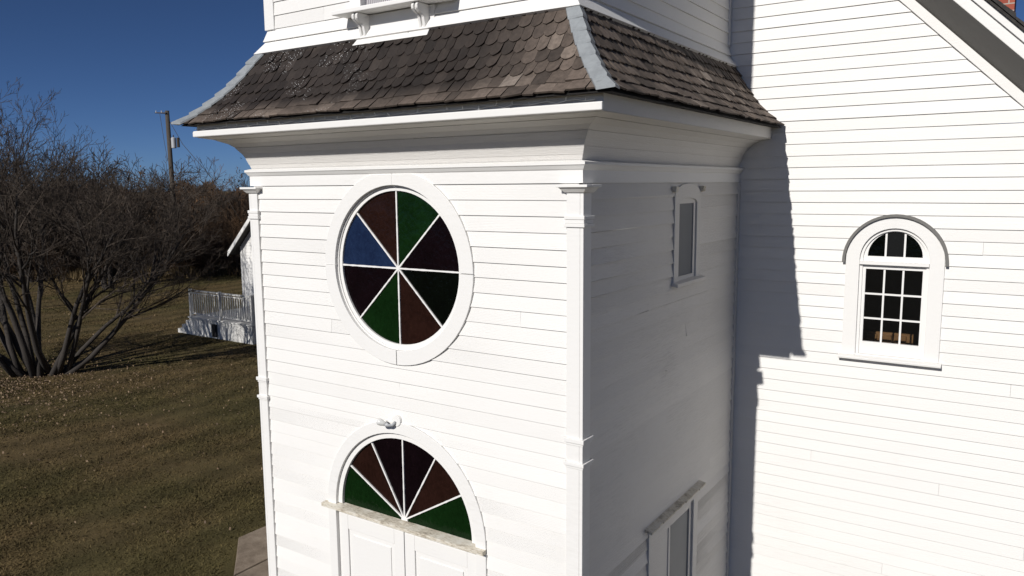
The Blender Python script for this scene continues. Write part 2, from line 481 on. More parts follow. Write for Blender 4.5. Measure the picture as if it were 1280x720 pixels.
for i in range(NC):
    o1 = at_arc((i+1)*ex)[0]
    shingle_course(mb, lambda u, o, z: (u, -o, z), True, -o1-.03, W+o1, i)
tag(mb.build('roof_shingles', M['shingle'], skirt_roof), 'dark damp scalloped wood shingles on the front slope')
mb = MB()
for i in range(NC):
    o1 = at_arc((i+1)*ex)[0]
    shingle_course(mb, lambda u, o, z: (W+o, u, z), False, -o1-.03, D-.04, i)
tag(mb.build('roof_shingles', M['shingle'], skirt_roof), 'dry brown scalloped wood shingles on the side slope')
mb = MB()
for i in range(NC):
    o1 = at_arc((i+1)*ex)[0]
    shingle_course(mb, lambda u, o, z: (-o, u, z), False, -o1-.03, D-.04, i)
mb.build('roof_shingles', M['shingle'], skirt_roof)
# hip flashing: one overlapping folded piece per course
for hipname, cx, sx in (('l', 0., -1), ('r', W, 1)):
    mb = MB()
    NF = 7; ef = (LTOT-.10)/NF
    for i in range(NF):
        s1 = .10+(i+1)*ef; s0 = .10+max(0, i*ef-ef*.12)
        (o0, z0), (o1, z1) = at_arc(s0), at_arc(s1)
        if i == NF-1: o1 += .02; z1 -= .012
        h0, h1 = .024, .040; wd0, wd1 = .084, .090 + (.012 if i == NF-1 else 0); ws0, ws1 = .045, .048
        ridge0 = (cx+sx*(o0+h0*.55), -(o0+h0*.55), z0+h0*.8); ridge1 = (cx+sx*(o1+h1*.55), -(o1+h1*.55), z1+h1*.8)
        fa0 = (cx+sx*(o0-wd0), -(o0+h0*.4), z0+h0*.7); fa1 = (cx+sx*(o1-wd1), -(o1+h1*.4), z1+h1*.6)
        sa0 = (cx+sx*(o0+h0*.4), -(o0-ws0), z0+h0*.7); sa1 = (cx+sx*(o1+h1*.4), -(o1-ws1), z1+h1*.6)
        dz = Vector((0,0,-.016))
        for A, B, C_, D_ in ((ridge0, ridge1, fa1, fa0), (ridge0, ridge1, sa1, sa0)):
            mb.hexa([tuple(Vector(p)+dz) for p in (A, B, C_, D_)] + [A, B, C_, D_], 0, r.random())
    mb.build('hip_flashing', M['flash'], skirt_roof)

# --- upper stage of the tower with flared skirt boards
ui = .136
mb = MB()
uw = 1.327
siding(mb, 1, ui, -1, uw, 7.2, lambda z: (ui+.02, W-ui-.02), uw, [rect_hole(1.22, 2.06, 1.34, 2.6)], butt=.010, seed=31)
siding(mb, 0, W-ui, 1, uw, 7.2, lambda z: (ui+.02, 9.), uw, [], butt=.012, seed=32, jit=1.6)
siding(mb, 0, ui, -1, uw, 7.2, lambda z: (ui+.02, 9.), uw, [], seed=33)
upper = mb.build('upper_stage_wall', M['white'], church)
mb = MB()
flare = [(-ui+.001, uw+.004), (-ui+.003, uw-.012), (-.104, 1.228), (-.124, 1.226), (-.118, 1.222), (-.045, 1.124), (-.075, 1.108)]
sweep(mb, flare)
tag(mb.build('flared_skirt_board', M['trim'], church), 'flared boards where the upper stage meets the shingles')
a = ui
for x0_, x1_, xa_, xb_ in ((a-.018, a+.10, a-.018, a+.04), (W-a-.10, W-a+.018, W-a-.04, W-a+.018)):
    mb = MB(); mb.box((x0_, a-.018, uw-.004), (x1_, a+.04, 7.2)); mb.box((xa_, a+.0395, uw-.0035), (xb_, a+.11, 7.199))
    mb.build('corner_board', M['trim'], church, bevel=.003)
    mb = MB(); mb.box((xa_, D-.065, uw-.004), (xb_, D-.004, 7.2)); mb.build('corner_board', M['trim'], church, bevel=.003)
mb = MB()     # tower cap, out of the picture
mb.box((-.2,-.2,7.2), (W+.2, W+.2, 7.35)); apex = (W/2, W/2, 10.)
q = [(-.25,-.25,7.35),(W+.25,-.25,7.35),(W+.25,W+.25,7.35),(-.25,W+.25,7.35)]
for k in range(4): mb.poly([q[k], q[(k+1)%4], apex])
mb.poly(q[::-1]); mb.build('spire', M['darkroof'], church)
mb = MB(); mb.poly([(ui,ui,7.2),(W-ui,ui,7.2),(W-ui,W-ui,7.2),(ui,W-ui,7.2)]); 
# upper window: casing, sill on two scroll brackets, apron
mb = MB()
for b_ in (((1.15, ui-.032, 1.375), (1.265, ui+.05, 2.75)), ((2.045, ui-.032, 1.375), (2.16, ui+.05, 2.75)), ((1.265, ui-.032, 2.60), (2.045, ui+.05, 2.75))): mb.box(*b_)
uwin = mb.build('upper_window', M['trim'], church, bevel=.004)
mb = MB(); mb.box((1.265, ui+.03, 1.375), (2.045, ui+.045, 2.60)); mb.build('curtain', M['curtain'], uwin)
mb = MB(); mb.hexa([(1.10,-.045,1.300),(2.21,-.045,1.300),(2.21,ui-.004,1.306),(1.10,ui-.004,1.306),(1.10,-.045,1.334),(2.21,-.045,1.334),(2.21,ui-.001,1.374),(1.10,ui-.001,1.374)])
mb.build('window_sill', M['trim'], uwin, bevel=.006)
mb = MB()
mb.hexa([(1.285,.10,1.14),(2.00,.10,1.14),(2.00,ui,1.14),(1.285,ui,1.14),(1.285,ui-.035,1.298),(2.00,ui-.035,1.298),(2.00,ui,1.298),(1.285,ui,1.298)])
mb.hexa([(1.235,.030,1.072),(1.985,.030,1.072),(1.985,.10,1.072),(1.235,.10,1.072),(1.285,.085,1.16),(1.985,.085,1.16),(1.985,.12,1.16),(1.285,.12,1.16)])
mb.build('apron_board', M['trim'], uwin, bevel=.003)
def bracket(x):
    mb = MB()
    side = [(.118,1.299), (-.020,1.299), (-.034,1.280), (-.030,1.255), (-.010,1.238), (.018,1.226), (.038,1.205), (.046,1.175), (.052,1.140), (.066,1.120), (.092,1.128), (.118,1.15)]
    for dx in (-.030, .008):
        mb.prism([(x+dx, y, z) for y, z in side], (.022, 0, 0))
    mb.prism([(x-.0077, y+.016, z-.004) for y, z in side[1:-1]] , (.0154, 0, 0))
    return mb.build('scroll_bracket', M['trim'], uwin, bevel=.004)
bracket(1.330); bracket(1.925)

# --- corner pilasters of the lower stage
def pilaster(x0, x1, sx):
    mb = MB()
    mb.box((x0, -.026, -4.75), (x1, .0, -.063))                       # board on the front
    # board round the corner
    xs = (W, W+.026) if sx > 0 else (-.026, 0)
    xe = W if sx > 0 else 0
    mb.box((min(xe, xe+sx*.026), -.026, -4.75), (max(xe, xe+sx*.026), .11, -.101)) if False else mb.box((xs[0]+.0005, -.0255, -4.75), (xs[1]-.0005, .085, -.0635))
    ext = lambda e, za, zb, y1=.11: mb.box((min(x0, xs[0])-e, -.026-e, za), (max(x1, xs[1])+e, -.0005, zb)) or mb.box((xs[0]+(.0 if sx > 0 else -e), -.0003, za+.0004), (xs[1]+(e if sx > 0 else 0), y1, zb-.0004))
    ext(.052, -.028, -.010, .13)
    xa, xb = min(x0, xs[0]), max(x1, xs[1])
    mb.hexa([(xa-.010,-.036,-.062),(xb+.010,-.036,-.062),(xb+.010,-.0005,-.062),(xa-.010,-.0005,-.062),(xa-.042,-.068,-.0285),(xb+.042,-.068,-.0285),(xb+.042,-.0005,-.0285),(xa-.042,-.0005,-.0285)])
    e0 = (0, .012) if sx > 0 else (-.012, 0); e1 = (0, .042) if sx > 0 else (-.042, 0)
    mb.hexa([(xs[0]+e0[0],-.0002,-.062),(xs[1]+e0[1],-.0002,-.062),(xs[1]+e0[1],.10,-.062),(xs[0]+e0[0],.10,-.062),(xs[0]+e1[0],-.0002,-.0285),(xs[1]+e1[1],-.0002,-.0285),(xs[1]+e1[1],.12,-.0285),(xs[0]+e1[0],.12,-.0285)])
    ext(.012, -.236, -.212); ext(.007, -.262, -.2365, .10); ext(.012, -.286, -.2625)
    ext(.014, -1.742, -1.712); ext(.005, -1.760, -1.7425, .10)
    ext(.014, -1.905, -1.880); ext(.005, -1.922, -1.9055, .10)
    return mb.build('corner_pilaster', M['trim'], church, bevel=.003)
pilaster(W-.100, W, 1); pilaster(0, .085, -1)
mb = MB()   # board in the inner corner against the nave
mb.box((W+.0005, D-.075, -4.75), (W+.022, D-.002, -.001)); mb.build('corner_board', M['side'], church, bevel=.002)

# --- round stained glass window
mb = MB(); n = 72
R0, R1 = .755, .640
for q in range(4):
    g_ = .0022; a0_, a1_ = -PI/2 + q*PI/2 + g_, -PI/2 + (q+1)*PI/2 - g_
    outer = [(u, min(z, .081)) for u, z in arc(*RW, R0, a0_, a1_, 18)]
    band(mb, outer, arc(*RW, R1, a0_, a1_, 18), .05, -.024 - (.0015 if q % 2 else 0))
rwin = mb.build('round_window', M['trim'], church, bevel=.003)
mb = MB()
band(mb, arc(*RW, R1+.001, 0, 2*PI, n)[:-1], arc(*RW, .628, 0, 2*PI, n)[:-1], .06, .004, True)
band(mb, arc(*RW, .6285, 0, 2*PI, n)[:-1], arc(*RW, .598, 0, 2*PI, n)[:-1], .062, .016, True)
mb.build('window_sash', M['trim'], rwin)
def wedge_glass(mb, uc, zc, R, a0, a1, y, m):
    mb.prism([(uc, y, zc)] + [(u, y, z) for u, z in arc(uc, zc, R, a0, a1, 12)], (0, .006, 0), m)
mb = MB(); order = ['dark','green','brown','blue','dark','green','brown','black']   # from 3 o'clock anticlockwise
names = list(GL)
for k, c in enumerate(order): wedge_glass(mb, *RW, .605, k*PI/4, (k+1)*PI/4, .033, names.index(c))
mb.build('stained_glass', [GL[k] for k in names], rwin)
def bars(mb, uc, zc, R, angles, y0, y1, w, r, r0=0.):
    for a in angles:
        d = Vector((math.cos(a), 0, math.sin(a))); p = Vector((-d.z, 0, d.x)); c = Vector((uc, 0, zc))
        n = 26
        for i in range(n):          # uneven puttied edge
            ra, rb = r0 + (R-r0)*i/n, r0 + (R-r0)*(i+1)/n
            if i == 0: wa = w*r.uniform(.85, 1.1); wb2 = wa
            wa = wb2 if i else wa; wb2 = w*r.uniform(.82, 1.18)
            A, B = c+d*ra, c+d*rb
            q = [A-p*wa, B-p*wb2, B+p*wb2, A+p*wa]; jj = r.uniform(-.001,.001)
            mb.hexa([(v.x, y1, v.z) for v in q] + [(v.x, y0, v.z) for v in q])
mb = MB(); bars(mb, *RW, .603, [k*PI/4 for k in range(8)], .022, .0325, .0062, r)
mb.prism([(u, .020, z) for u, z in arc(*RW, .016, 0, 2*PI, 14)[:-1]], (0, .0125, 0))
mb.build('glazing_bars', M['trim'], rwin)
mb = MB(); mb.prism([(u, .075, z) for u, z in arc(*RW, .66, 0, 2*PI, 40)[:-1]], (0, .01, 0)); mb.build('window_back', M['dark'], rwin)

# --- double door with fanlight
mb = MB(); n = 40
o_ = [(FAN[0]+.835, -4.72), (FAN[0]+.835, FAN[1]-.02)] + arc(*FAN, .835, 0, PI, n) + [(FAN[0]-.835, FAN[1]-.02), (FAN[0]-.835, -4.72)]
i_ = [(FAN[0]+.745, -4.72), (FAN[0]+.745, FAN[1]-.02)] + arc(*FAN, .738, 0, PI, n) + [(FAN[0]-.745, FAN[1]-.02), (FAN[0]-.745, -4.72)]
band(mb, o_, i_, .12, -.022)
o2 = [(u, z) for u, z in arc(*FAN, .852, .03, PI-.03, n)]; i2 = arc(*FAN, .8355, .03, PI-.03, n)
door = mb.build('door_frame', M['trim'], church, bevel=.003)
mb = MB(); band(mb, arc(*FAN, .7375, 0, PI, n), arc(*FAN, .690, 0, PI, n), .10, .004)
mb.build('fanlight_sash', M['trim'], door)
mb = MB()
for k, c in enumerate(['green','brown','dark','dark','brown','green']): wedge_glass(mb, *FAN, .70, k*PI/6, (k+1)*PI/6, .030, names.index(c))
mb.build('fanlight_glass', [GL[k] for k in names], door)
mb = MB(); bars(mb, FAN[0], FAN[1]+.012, .69, [k*PI/6 for k in range(1, 6)], .018, .0295, .0062, r)
mb.prism([(u, .017, z) for u, z in arc(FAN[0], FAN[1]+.006, .034, 0, PI, 14)], (0, .0125, 0))
mb.build('glazing_bars', M['trim'], door)
mb = MB()    # weathered transom sill
z0_, z1_ = FAN[1]-.072, FAN[1]+.0
rr = random.Random(4); xs_ = np.linspace(FAN[0]-.875, FAN[0]+.835, 24)
for a_, b_ in zip(xs_[:-1], xs_[1:]):
    j = rr.uniform(-.003,.003)
    mb.hexa([(a_, -.060+j, z0_+.030),(b_, -.060+j, z0_+.030),(b_, .10, z0_+.02),(a_, .10, z0_+.02),(a_, -.064+j, z0_+.060),(b_, -.064+j, z0_+.060),(b_, .10, z1_),(a_, .10, z1_)])
tag(mb.build('transom_sill', M['peeling'], door), 'projecting sill with peeling paint')
def leaf(x0, x1):
    mb = MB()
    zt, zb = FAN[1]-.09, -4.70
    mb.box((x0, .022, zb), (x1, .060, zt))
    rails = [zt-.0, zt-.13, zt-.98, zt-1.10, zb+.22]
    st = .105
    f0, f1 = .008, .0215
    mb.box((x0, f0, zb), (x0+st, f1, zt)); mb.box((x1-st, f0, zb), (x1, f1, zt))
    for a_, b_ in ((zt-.13, zt-.0005), (zt-1.05, zt-.93), (zb, zb+.24)):
        mb.box((x0+st+.0005, f0+.0003, a_), (x1-st-.0005, f1, b_))
    for a_, b_ in ((zt-.93, zt-.13), (zb+.24, zt-1.05)):      # raised panels
        mb.box((x0+st+.045, .014, a_+.045), (x1-st-.045, .0217, b_-.045))
    return mb
for x0_, x1_ in ((FAN[0]-.742, FAN[0]-.004), (FAN[0]+.004, FAN[0]+.742)):
    o = leaf(x0_, x1_).build('door', M['trim'], church, bevel=.004)
    hx = x1_-.05 if x0_ < 1.5 else x0_+.05
    mb = MB(); mb.tube([(hx, .02, -3.75), (hx, -.03, -3.75)], [.012,.012], 10); mb.tube([(hx, -.028, -3.75), (hx, -.058, -3.75)], [.026,.020], 12); mb.build('door_knob', M['metal'], o)
mb = MB(); band(mb, [(FAN[0]-.735,-2.78),(FAN[0]-.735,-4.7)], [(FAN[0]-.735,-2.78),(FAN[0]-.735,-4.7)], 0, 0)
mb = MB(); mb.box((.3, .14, -4.75), (3.0, .15, -1.8)); mb.build('door_back', M['dark'], door)

# --- side windows of the tower
def P0(off):      # maps (u, depth inwards, z) on the x = W face
    return lambda u, y, z: (W - y, u, z)
P = P0(0)
def boxside(mb, u0, u1, d0, d1, z0, z1):
    a = P(u0, d1, z0); b = P(u1, d0, z1)
    mb.box((min(a[0],b[0]), u0, z0), (max(a[0],b[0]), u1, z1))
mb = MB()
zs = -.105
o_ = [(2.155,-.83),(2.155,zs)] + [(1.855+.300*math.cos(t), zs+.097*math.sin(t)) for t in np.linspace(0.05, PI-.05, 15)] + [(1.555,zs),(1.555,-.83)]
i_ = [(2.065,-.83),(2.065,zs-.06)] + [(1.855+.205*math.cos(t), zs-.06+.035*math.sin(t)) for t in np.linspace(0.05, PI-.05, 15)] + [(1.645,zs-.06),(1.645,-.83)]
band(mb, o_, i_, .06, -.020, P=P)
w1 = mb.build('side_window', M['side'], church, bevel=.003)
mb = MB()
band(mb, [(2.0645,-.80),(2.0645,-.12),(1.6455,-.12),(1.6455,-.80)], [(2.015,-.78),(2.015,-.175),(1.69,-.175),(1.69,-.78)],   .055, -.006, P=P)
boxside(mb, 1.646, 2.064, -.0055, .054, -.83, -.785)
mb.build('window_sash', M['side'], w1)
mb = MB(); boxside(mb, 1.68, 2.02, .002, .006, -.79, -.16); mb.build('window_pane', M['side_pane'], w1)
mb = MB(); mb.hexa([(W-.02,1.53,-.845),(W+.065,1.53,-.858),(W+.065,2.20,-.858),(W-.02,2.20,-.845),(W-.02,1.53,-.812),(W+.065,1.53,-.828),(W+.065,2.20,-.828),(W-.02,2.20,-.812)])
mb.build('window_sill', M['side'], w1, bevel=.004)
for u in (1.535, 2.165):     # stubs of the old hood moulding
    mb = MB(); mb.hexa([(W,u-.03,-.085),(W+.045,u-.025,-.075),(W+.045,u+.025,-.075),(W,u+.03,-.085),(W,u-.03,-.03),(W+.05,u-.03,-.03),(W+.05,u+.03,-.03),(W,u+.03,-.03)])
    mb.build('hood_stub', M['peeling'], w1, bevel=.004)

mb = MB()
band(mb, [(2.26,-4.75),(2.26,-2.80),(1.13,-2.80),(1.13,-4.75)], [(2.15,-4.75),(2.15,-2.90),(1.23,-2.90),(1.23,-4.75)], .10, -.022, P=P)
w2 = mb.build('side_door', M['side'], church, bevel=.003)
mb = MB()
band(mb, [(2.149,-4.75),(2.149,-2.901),(1.231,-2.901),(1.231,-4.75)], [(2.09,-4.75),(2.09,-2.965),(1.36,-2.965),(1.36,-4.75)], .09, -.002, P=P)
boxside(mb, 1.60, 1.635, -.0015, .06, -4.7, -2.966)
mb.build('inner_frame', M['side'], w2)
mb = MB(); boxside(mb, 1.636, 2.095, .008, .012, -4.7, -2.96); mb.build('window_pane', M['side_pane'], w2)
mb = MB(); boxside(mb, 1.35, 1.60, .006, .045, -4.7, -2.96); mb.build('door_panel', M['side'], w2)
mb = MB()
ys_ = np.linspace(1.075, 2.33, 16)
for a_, b_ in zip(ys_[:-1], ys_[1:]):
    j = rr.uniform(-.006,.004)
    mb.hexa([(W,a_,-2.80),(W+.065+j,a_,-2.812),(W+.065+j,b_,-2.812),(W,b_,-2.80),(W,a_,-2.777),(W+.070+j,a_,-2.793),(W+.070+j,b_,-2.793),(W,b_,-2.777)])
tag(mb.build('drip_cap', M['peeling'], w2), 'bare weathered drip board')

# ------------------------------------------------------------------ nave
CX = 1.64; S = 6.285                  # gable: x + z = S on the right slope
HWN = 4.76                            # half width of the nave
def nspan(z):
    h = min(HWN, S - .02 - z - CX) if z > S-CX-HWN-.02 else HWN
    return (CX-h, CX+h)
NW = (4.715, .405, -.712)             # nave window centre, half width, springing height
mb = MB()
nave_hole = arch_hole(NW[0], NW[1]-.06, -1.60, NW[2])
siding(mb, 1, D, -1, -4.75, S-CX-.05, nspan, -.1947-EXP*2, [nave_hole], butt=.0125, seed=41, jit=.8, run=(7., 14.))
tag(mb.build('gable_wall', M['white'], church), 'sunlit clapboard gable wall of the nave')
mb = MB(); xr, xl = CX+HWN, CX-HWN; ye = 15.
mb.poly([(xr,D,-4.9),(xr,ye,-4.9),(xr,ye,-.2),(xr,D,-.2)]); mb.poly([(xl,D,-4.9),(xl,D,-.2),(xl,ye,-.2),(xl,ye,-4.9)])
mb.poly([(xl,ye,-4.9),(xl,ye,-.15),(CX,ye,4.62),(xr,ye,-.15),(xr,ye,-4.9)])
mb.build('nave_wall', M['white'], church)
mb = MB(); mb.box((xl+.01,D+.003,-4.95), (xr-.01,D+.1,-4.752)); mb.build('foundation', M['concrete'], church)
mb = MB()       # corner boards of the gable wall
mb.box((xr-.14, D-.026, -4.75), (xr+.02, D-.0, -.18)); mb.build('corner_board', M['trim'], church, bevel=.003)
mb = MB(); mb.box((xl-.02, D-.026, -4.75), (xl+.14, D-.0, -.18)); mb.build('corner_board', M['trim'], church, bevel=.003)
def rake(mb, s0, s1, y0, y1, s0b=None, s1b=None, sides=(1,-1)):
    """bar parallel to the rakes between perpendicular offsets s0..s1 and depths y0..y1"""
    s0b = s0 if s0b is None else s0b; s1b = s1 if s1b is None else s1b
    for sd in sides:
        def Q(s, x, y):               # x + z = s
            return (CX + sd*(x-CX), y, s-x)
        xe = xr + .38
        L = [Q(s0, CX, y0), Q(s0b, CX, y1), Q(s0b, xe, y1), Q(s0, xe, y0)]
        U = [Q(s1, CX, y0), Q(s1b, CX, y1), Q(s1b, xe, y1), Q(s1, xe, y0)]
        mb.hexa(L + U)
YO = 2.88
mb = MB(); rake(mb, 6.20, 6.305, D-.030, D+.0); mb.build('rake_board', M['trim'], church, bevel=.003)
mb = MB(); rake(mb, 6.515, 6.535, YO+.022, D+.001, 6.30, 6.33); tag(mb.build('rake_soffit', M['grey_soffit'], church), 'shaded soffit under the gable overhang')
mb = MB(); rake(mb, 6.515, 6.655, YO, YO+.0215); rake(mb, 6.630, 6.705, YO-.025, YO-.0005); mb.build('rake_fascia', M['trim'], church, bevel=.003)
mb = MB(); rake(mb, 6.706, 6.750, YO-.05, ye+.3); nroof = mb.build('nave_roof', M['darkroof'], church)
mb = MB()
r2 = random.Random(8)                 # ragged ends of the roof shingles over the rake
for k in range(60):
    x = CX + k*.09 + 1.0
    w = .088; hh = .012*(k % 2) + r2.uniform(0,.012)
    s = 6.752
    mb.hexa([(x,YO-.065-r2.uniform(0,.012),s-x-.012),(x+w,YO-.065,s-x-w-.012),(x+w,YO+.3,s-x-w-.01),(x,YO+.3,s-x-.01),(x,YO-.065,s-x+hh+.01),(x+w,YO-.065,s-x-w+hh+.02),(x+w,YO+.3,s-x-w+.01),(x,YO+.3,s-x+.01)])
mb.build('rake_shingles', M['darkroof'], nroof)
mb = MB(); mb.box((4.90,5.0,1.0), (5.45,5.55,3.1)); mb.box((4.85,4.95,3.1), (5.50,5.60,3.25)); tag(mb.build('chimney', M['brick'], nroof), 'red brick chimney')
mb = MB(); mb.box((xl+.05, D+.05, -4.7), (xr-.05, ye-.1, -4.65)); mb.build('nave_floor', M['inner'], church)
mb = MB(); mb.box((xl+.06, D+2.6, -4.6), (xr-.06, D+2.65, -.2)); mb.build('inner_wall', M['inner'], church)

# nave window
wc, hw, zs = NW
mb = MB(); n = 28
zb = -1.615
o_ = [(wc+hw,zb),(wc+hw,zs)] + arc(wc, zs, hw, 0, PI, n)[1:-1] + [(wc-hw,zs),(wc-hw,zb)]
hi = .287
i_ = [(wc+hi,zb),(wc+hi,zs)] + arc(wc, zs, hi, 0, PI, n)[1:-1] + [(wc-hi,zs),(wc-hi,zb)]
band(mb, o_, i_, D+.06, D-.026)
nw = mb.build('nave_window', M['trim'], church, bevel=.003)
mb = MB()     # hood moulding
arcO = arc(wc, zs-.02, hw+.030, -.03, PI+.03, n); arcI = arc(wc, zs-.02, hw+.006, -.03, PI+.03, n)
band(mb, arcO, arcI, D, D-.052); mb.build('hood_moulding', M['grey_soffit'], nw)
mb = MB()     # sash frame
so = [(wc+hi-.001,zb),(wc+hi-.001,zs)] + arc(wc, zs, hi-.001, 0, PI, n)[1:-1] + [(wc-hi+.001,zs),(wc-hi+.001,zb)]
si_ = [(wc+.262,zb+.01),(wc+.262,zs)] + arc(wc, zs, .262, 0, PI, n)[1:-1] + [(wc-.262,zs),(wc-.262,zb+.01)]
band(mb, so, si_, D+.055, D-.002)
# arched upper sash
A0 = arc(wc, zs+.022, .2615, 0, PI, n); A1 = arc(wc, zs+.028, .226, 0, PI, n)
band(mb, A0, A1, D+.05, D+.016)
mb.box((wc-.2615, D+.0145, zs-.020), (wc+.2615, D+.05, zs+.0275))
mb.box((wc-.285, D-.030, zs-.048), (wc+.285, D+.05, zs-.0205))
# lower sash
band(mb, [(wc-.2615,-1.55),(wc-.2615,zs-.0485),(wc+.2615,zs-.0485),(wc+.2615,-1.55)], [(wc-.235,-1.492),(wc-.235,-.803),(wc+.235,-.803),(wc+.235,-1.492)], D+.05, D+.014)
mb.box((wc-.2615, D+.0135, -1.604), (wc+.2615, D+.05, -1.485))
mb.build('window_sash', M['trim'], nw)
mb = MB()
for dx in (-.078, .078): 
    hgt = math.sqrt(.227**2-.078**2)
    mb.box((wc+dx-.008, D+.022, zs+.026), (wc+dx+.008, D+.04, zs+.028+hgt)); mb.box((wc+dx-.008, D+.022, -1.49), (wc+dx+.008, D+.04, -.80))
for z in (-1.265, -1.035): mb.box((wc-.236, D+.0225, z-.008), (wc+.236, D+.0395, z+.008))
mb.build('glazing_bars', M['trim'], nw)
mb = MB(); mb.box((wc-.24, D+.030, -1.50), (wc+.24, D+.033, -.79))
mb.build('window_pane', M['clear'], nw)
mb = MB()
Rg = .228; zc_ = zs+.026
for m_, a_, b_ in ((0, -Rg, -.078), (1, -.078, .078), (0, .078, Rg)):
    pts = [(wc+a_, D+.03, zc_), (wc+b_, D+.03, zc_)] + [(wc+x, D+.03, zc_+math.sqrt(max(0, Rg*Rg-x*x))) for x in np.linspace(b_, a_, 9)]
    mb.prism(pts, (0, .004, 0), m_)
mb.build('arched_glass', [GL['black'], M['pane']], nw)
mb = MB(); mb.hexa([(wc-.43,D-.075,-1.650),(wc+.43,D-.075,-1.650),(wc+.43,D,-1.645),(wc-.43,D,-1.645),(wc-.43,D-.078,-1.628),(wc+.43,D-.078,-1.628),(wc+.43,D+.05,-1.60),(wc-.43,D+.05,-1.60)])
mb.build('window_sill', M['trim'], nw, bevel=.004)
# wooden pew just inside that window
pew = empty('pew', (4.6, D+.6, .25), 'varnished wooden pew end glimpsed through the lower panes of the nave window', 'pew')
mb = MB(); 
for x in (4.30, 4.43, 4.56, 4.69): mb.box((x, D+.52, -1.95), (x+.10, D+.55, -1.50))
mb.box((4.2, D+.55, -4.6), (4.85, D+.58, -1.48)); mb.build('backrest', M['pew'], pew)
mb = MB(); mb.box((4.2, D+.585, -4.2), (4.85, D+1.0, -4.15)); mb.build('seat', M['pew'], pew)
for x in (4.2, 4.81):
    mb = MB(); mb.box((x, D+.586, -4.648), (x+.04, D+1.0, -4.205)); mb.build('leg', M['pew'], pew)

# front steps below the doors
steps = MB(); steps.box((.55,-1.15,-4.905), (2.75,-.001,-4.82)); steps.box((.75,-.75,-4.82), (2.55,-.002,-4.74))
tag(steps.build('front_step', M['concrete'], bevel=.01), 'low concrete step in front of the double doors', 'step')

# ------------------------------------------------------------------ lamp over the door
lamp = empty('wall_lamp', (1.62, 0, H-1.86), 'small white spot lamp on a round plate above the arched fanlight', 'lamp')
mb = MB(); mb.tube([(1.635,-.008,-1.853), (1.635,-.030,-1.853)], [.048,.044], 18); mb.build('mounting_plate', M['trim'], lamp, bevel=.002)
mb = MB(); mb.tube([(1.630,-.028,-1.862), (1.615,-.055,-1.885), (1.595,-.075,-1.885), (1.575,-.088,-1.872)], [.012,.012,.012,.018], 10); mb.build('swivel_arm', M['metal'], lamp, smooth=True)
mb = MB(); mb.tube([(1.580,-.085,-1.874), (1.562,-.094,-1.868), (1.545,-.100,-1.862), (1.525,-.106,-1.856), (1.514,-.110,-1.852), (1.510,-.112,-1.851)], [.014,.019,.026,.028,.022,.008], 14); mb.build('lamp_head', M['bulb'], lamp, smooth=True)

# fairy lights clipped along the front eave
fl = empty('string_lights', (0, -.33, H+.48), 'thin wire of tiny clear bulbs clipped along the front eave under the shingles', 'string lights')
mb = MB(); rr = random.Random(12); pts = []
bm = MB()
for k in range(61):
    x = -.30 + (W+.56)*k/60
    pts.append((x, -.330 + rr.uniform(-.008,.006), .484 + .006*math.sin(k*2.1) + rr.uniform(-.004,.004)))
mb.tube(pts, .0022, 4); mb.build('wire', M['cable'], fl)
for k in range(1, 60, 2):
    if rr.random() < .18: continue
    p = pts[k]; q = (p[0]+rr.uniform(-.012,.012), p[1]-rr.uniform(.004,.02), p[2]+rr.uniform(.012,.032))
    b = MB(); b.tube([p, q], [.0048,.003], 5); b.build('bulb', M['cable'], fl)

# ================================================================== GROUND
mb = MB(0)
mb.poly([(-900,-300,0),(300,-300,0),(300,900,0),(-900,900,0)])
tag(mb.build('ground', M['lawn']), 'mown autumn lawn around the church', kind='structure')
mb = MB(0); rr = random.Random(2)
def slab(mb, loop, z0, z1):
    mb.prism([(x, y, z1) for x, y in loop][::-1], (0, 0, z0-z1))
slab(mb, [(-3.15,1.93),(-2.72,1.57),(-2.31,1.22),(-2.31,3.2),(-3.10,3.2)], -.02, .07)
slab(mb, [(-2.29,1.20),(-1.30,.55),(-.10,.50),(-.10,3.2),(-2.29,3.2)], -.02, .066)
tag(mb.build('concrete_path', M['concrete'], bevel=.012), 'stained concrete slabs beside the tower', kind='structure')

CAM = Vector((5.6868, -4.4595, 4.9-.0112))
Rv = Vector((.83379,.55202,-.00811)); Uv = Vector((-.06597,.11422,.99126)); Fv = Vector((-.54813,.82597,-.13165))
Fh = Vector((Fv.x, Fv.y, 0)).normalized(); Rh = Vector((Fh.y, -Fh.x, 0))
def field(lat, dep):       # point on the ground, metres to the right / ahead of where the drone hovers
    p = CAM + Fh*dep + Rh*lat; return (p.x, p.y)

# grass blades where the lawn is in view
def tri_mesh(name, V, F, mats, tone):
    me = bpy.data.meshes.new(name)
    me.vertices.add(len(V)); me.vertices.foreach_set('co', V.astype(np.float32).ravel())
    nl = F.size; me.loops.add(nl); me.loops.foreach_set('vertex_index', F.astype(np.int32).ravel())
    me.polygons.add(len(F)); me.polygons.foreach_set('loop_start', np.arange(0, nl, F.shape[1], dtype=np.int32)); me.polygons.foreach_set('loop_total', np.full(len(F), F.shape[1], dtype=np.int32))
    me.update(calc_edges=True)
    at = me.attributes.new('tone', 'FLOAT', 'FACE'); at.data.foreach_set('value', tone.astype(np.float32))
    for m in (mats if isinstance(mats, list) else [mats]): me.materials.append(m)
    o = bpy.data.objects.new(name, me); COL.objects.link(o); return o
N = 170000
dep = 9 + (36)*rng.random(N)**1.5
lat = -(.71*dep+1) + rng.random(N)*(.71*dep+1 - .27*dep)
fx = CAM.x + Fh.x*dep + Rh.x*lat; fy = CAM.y + Fh.y*dep + Rh.y*lat
keep = ~((fx > -3.2) & (fy > 1.0) & (fy < 3.4) & (fx+fy > -1.3)) & ~((fx > -3.3) & (fy > 2.8)) & ~((fx > -18.6) & (fy > 10.8) & (fx < -11))
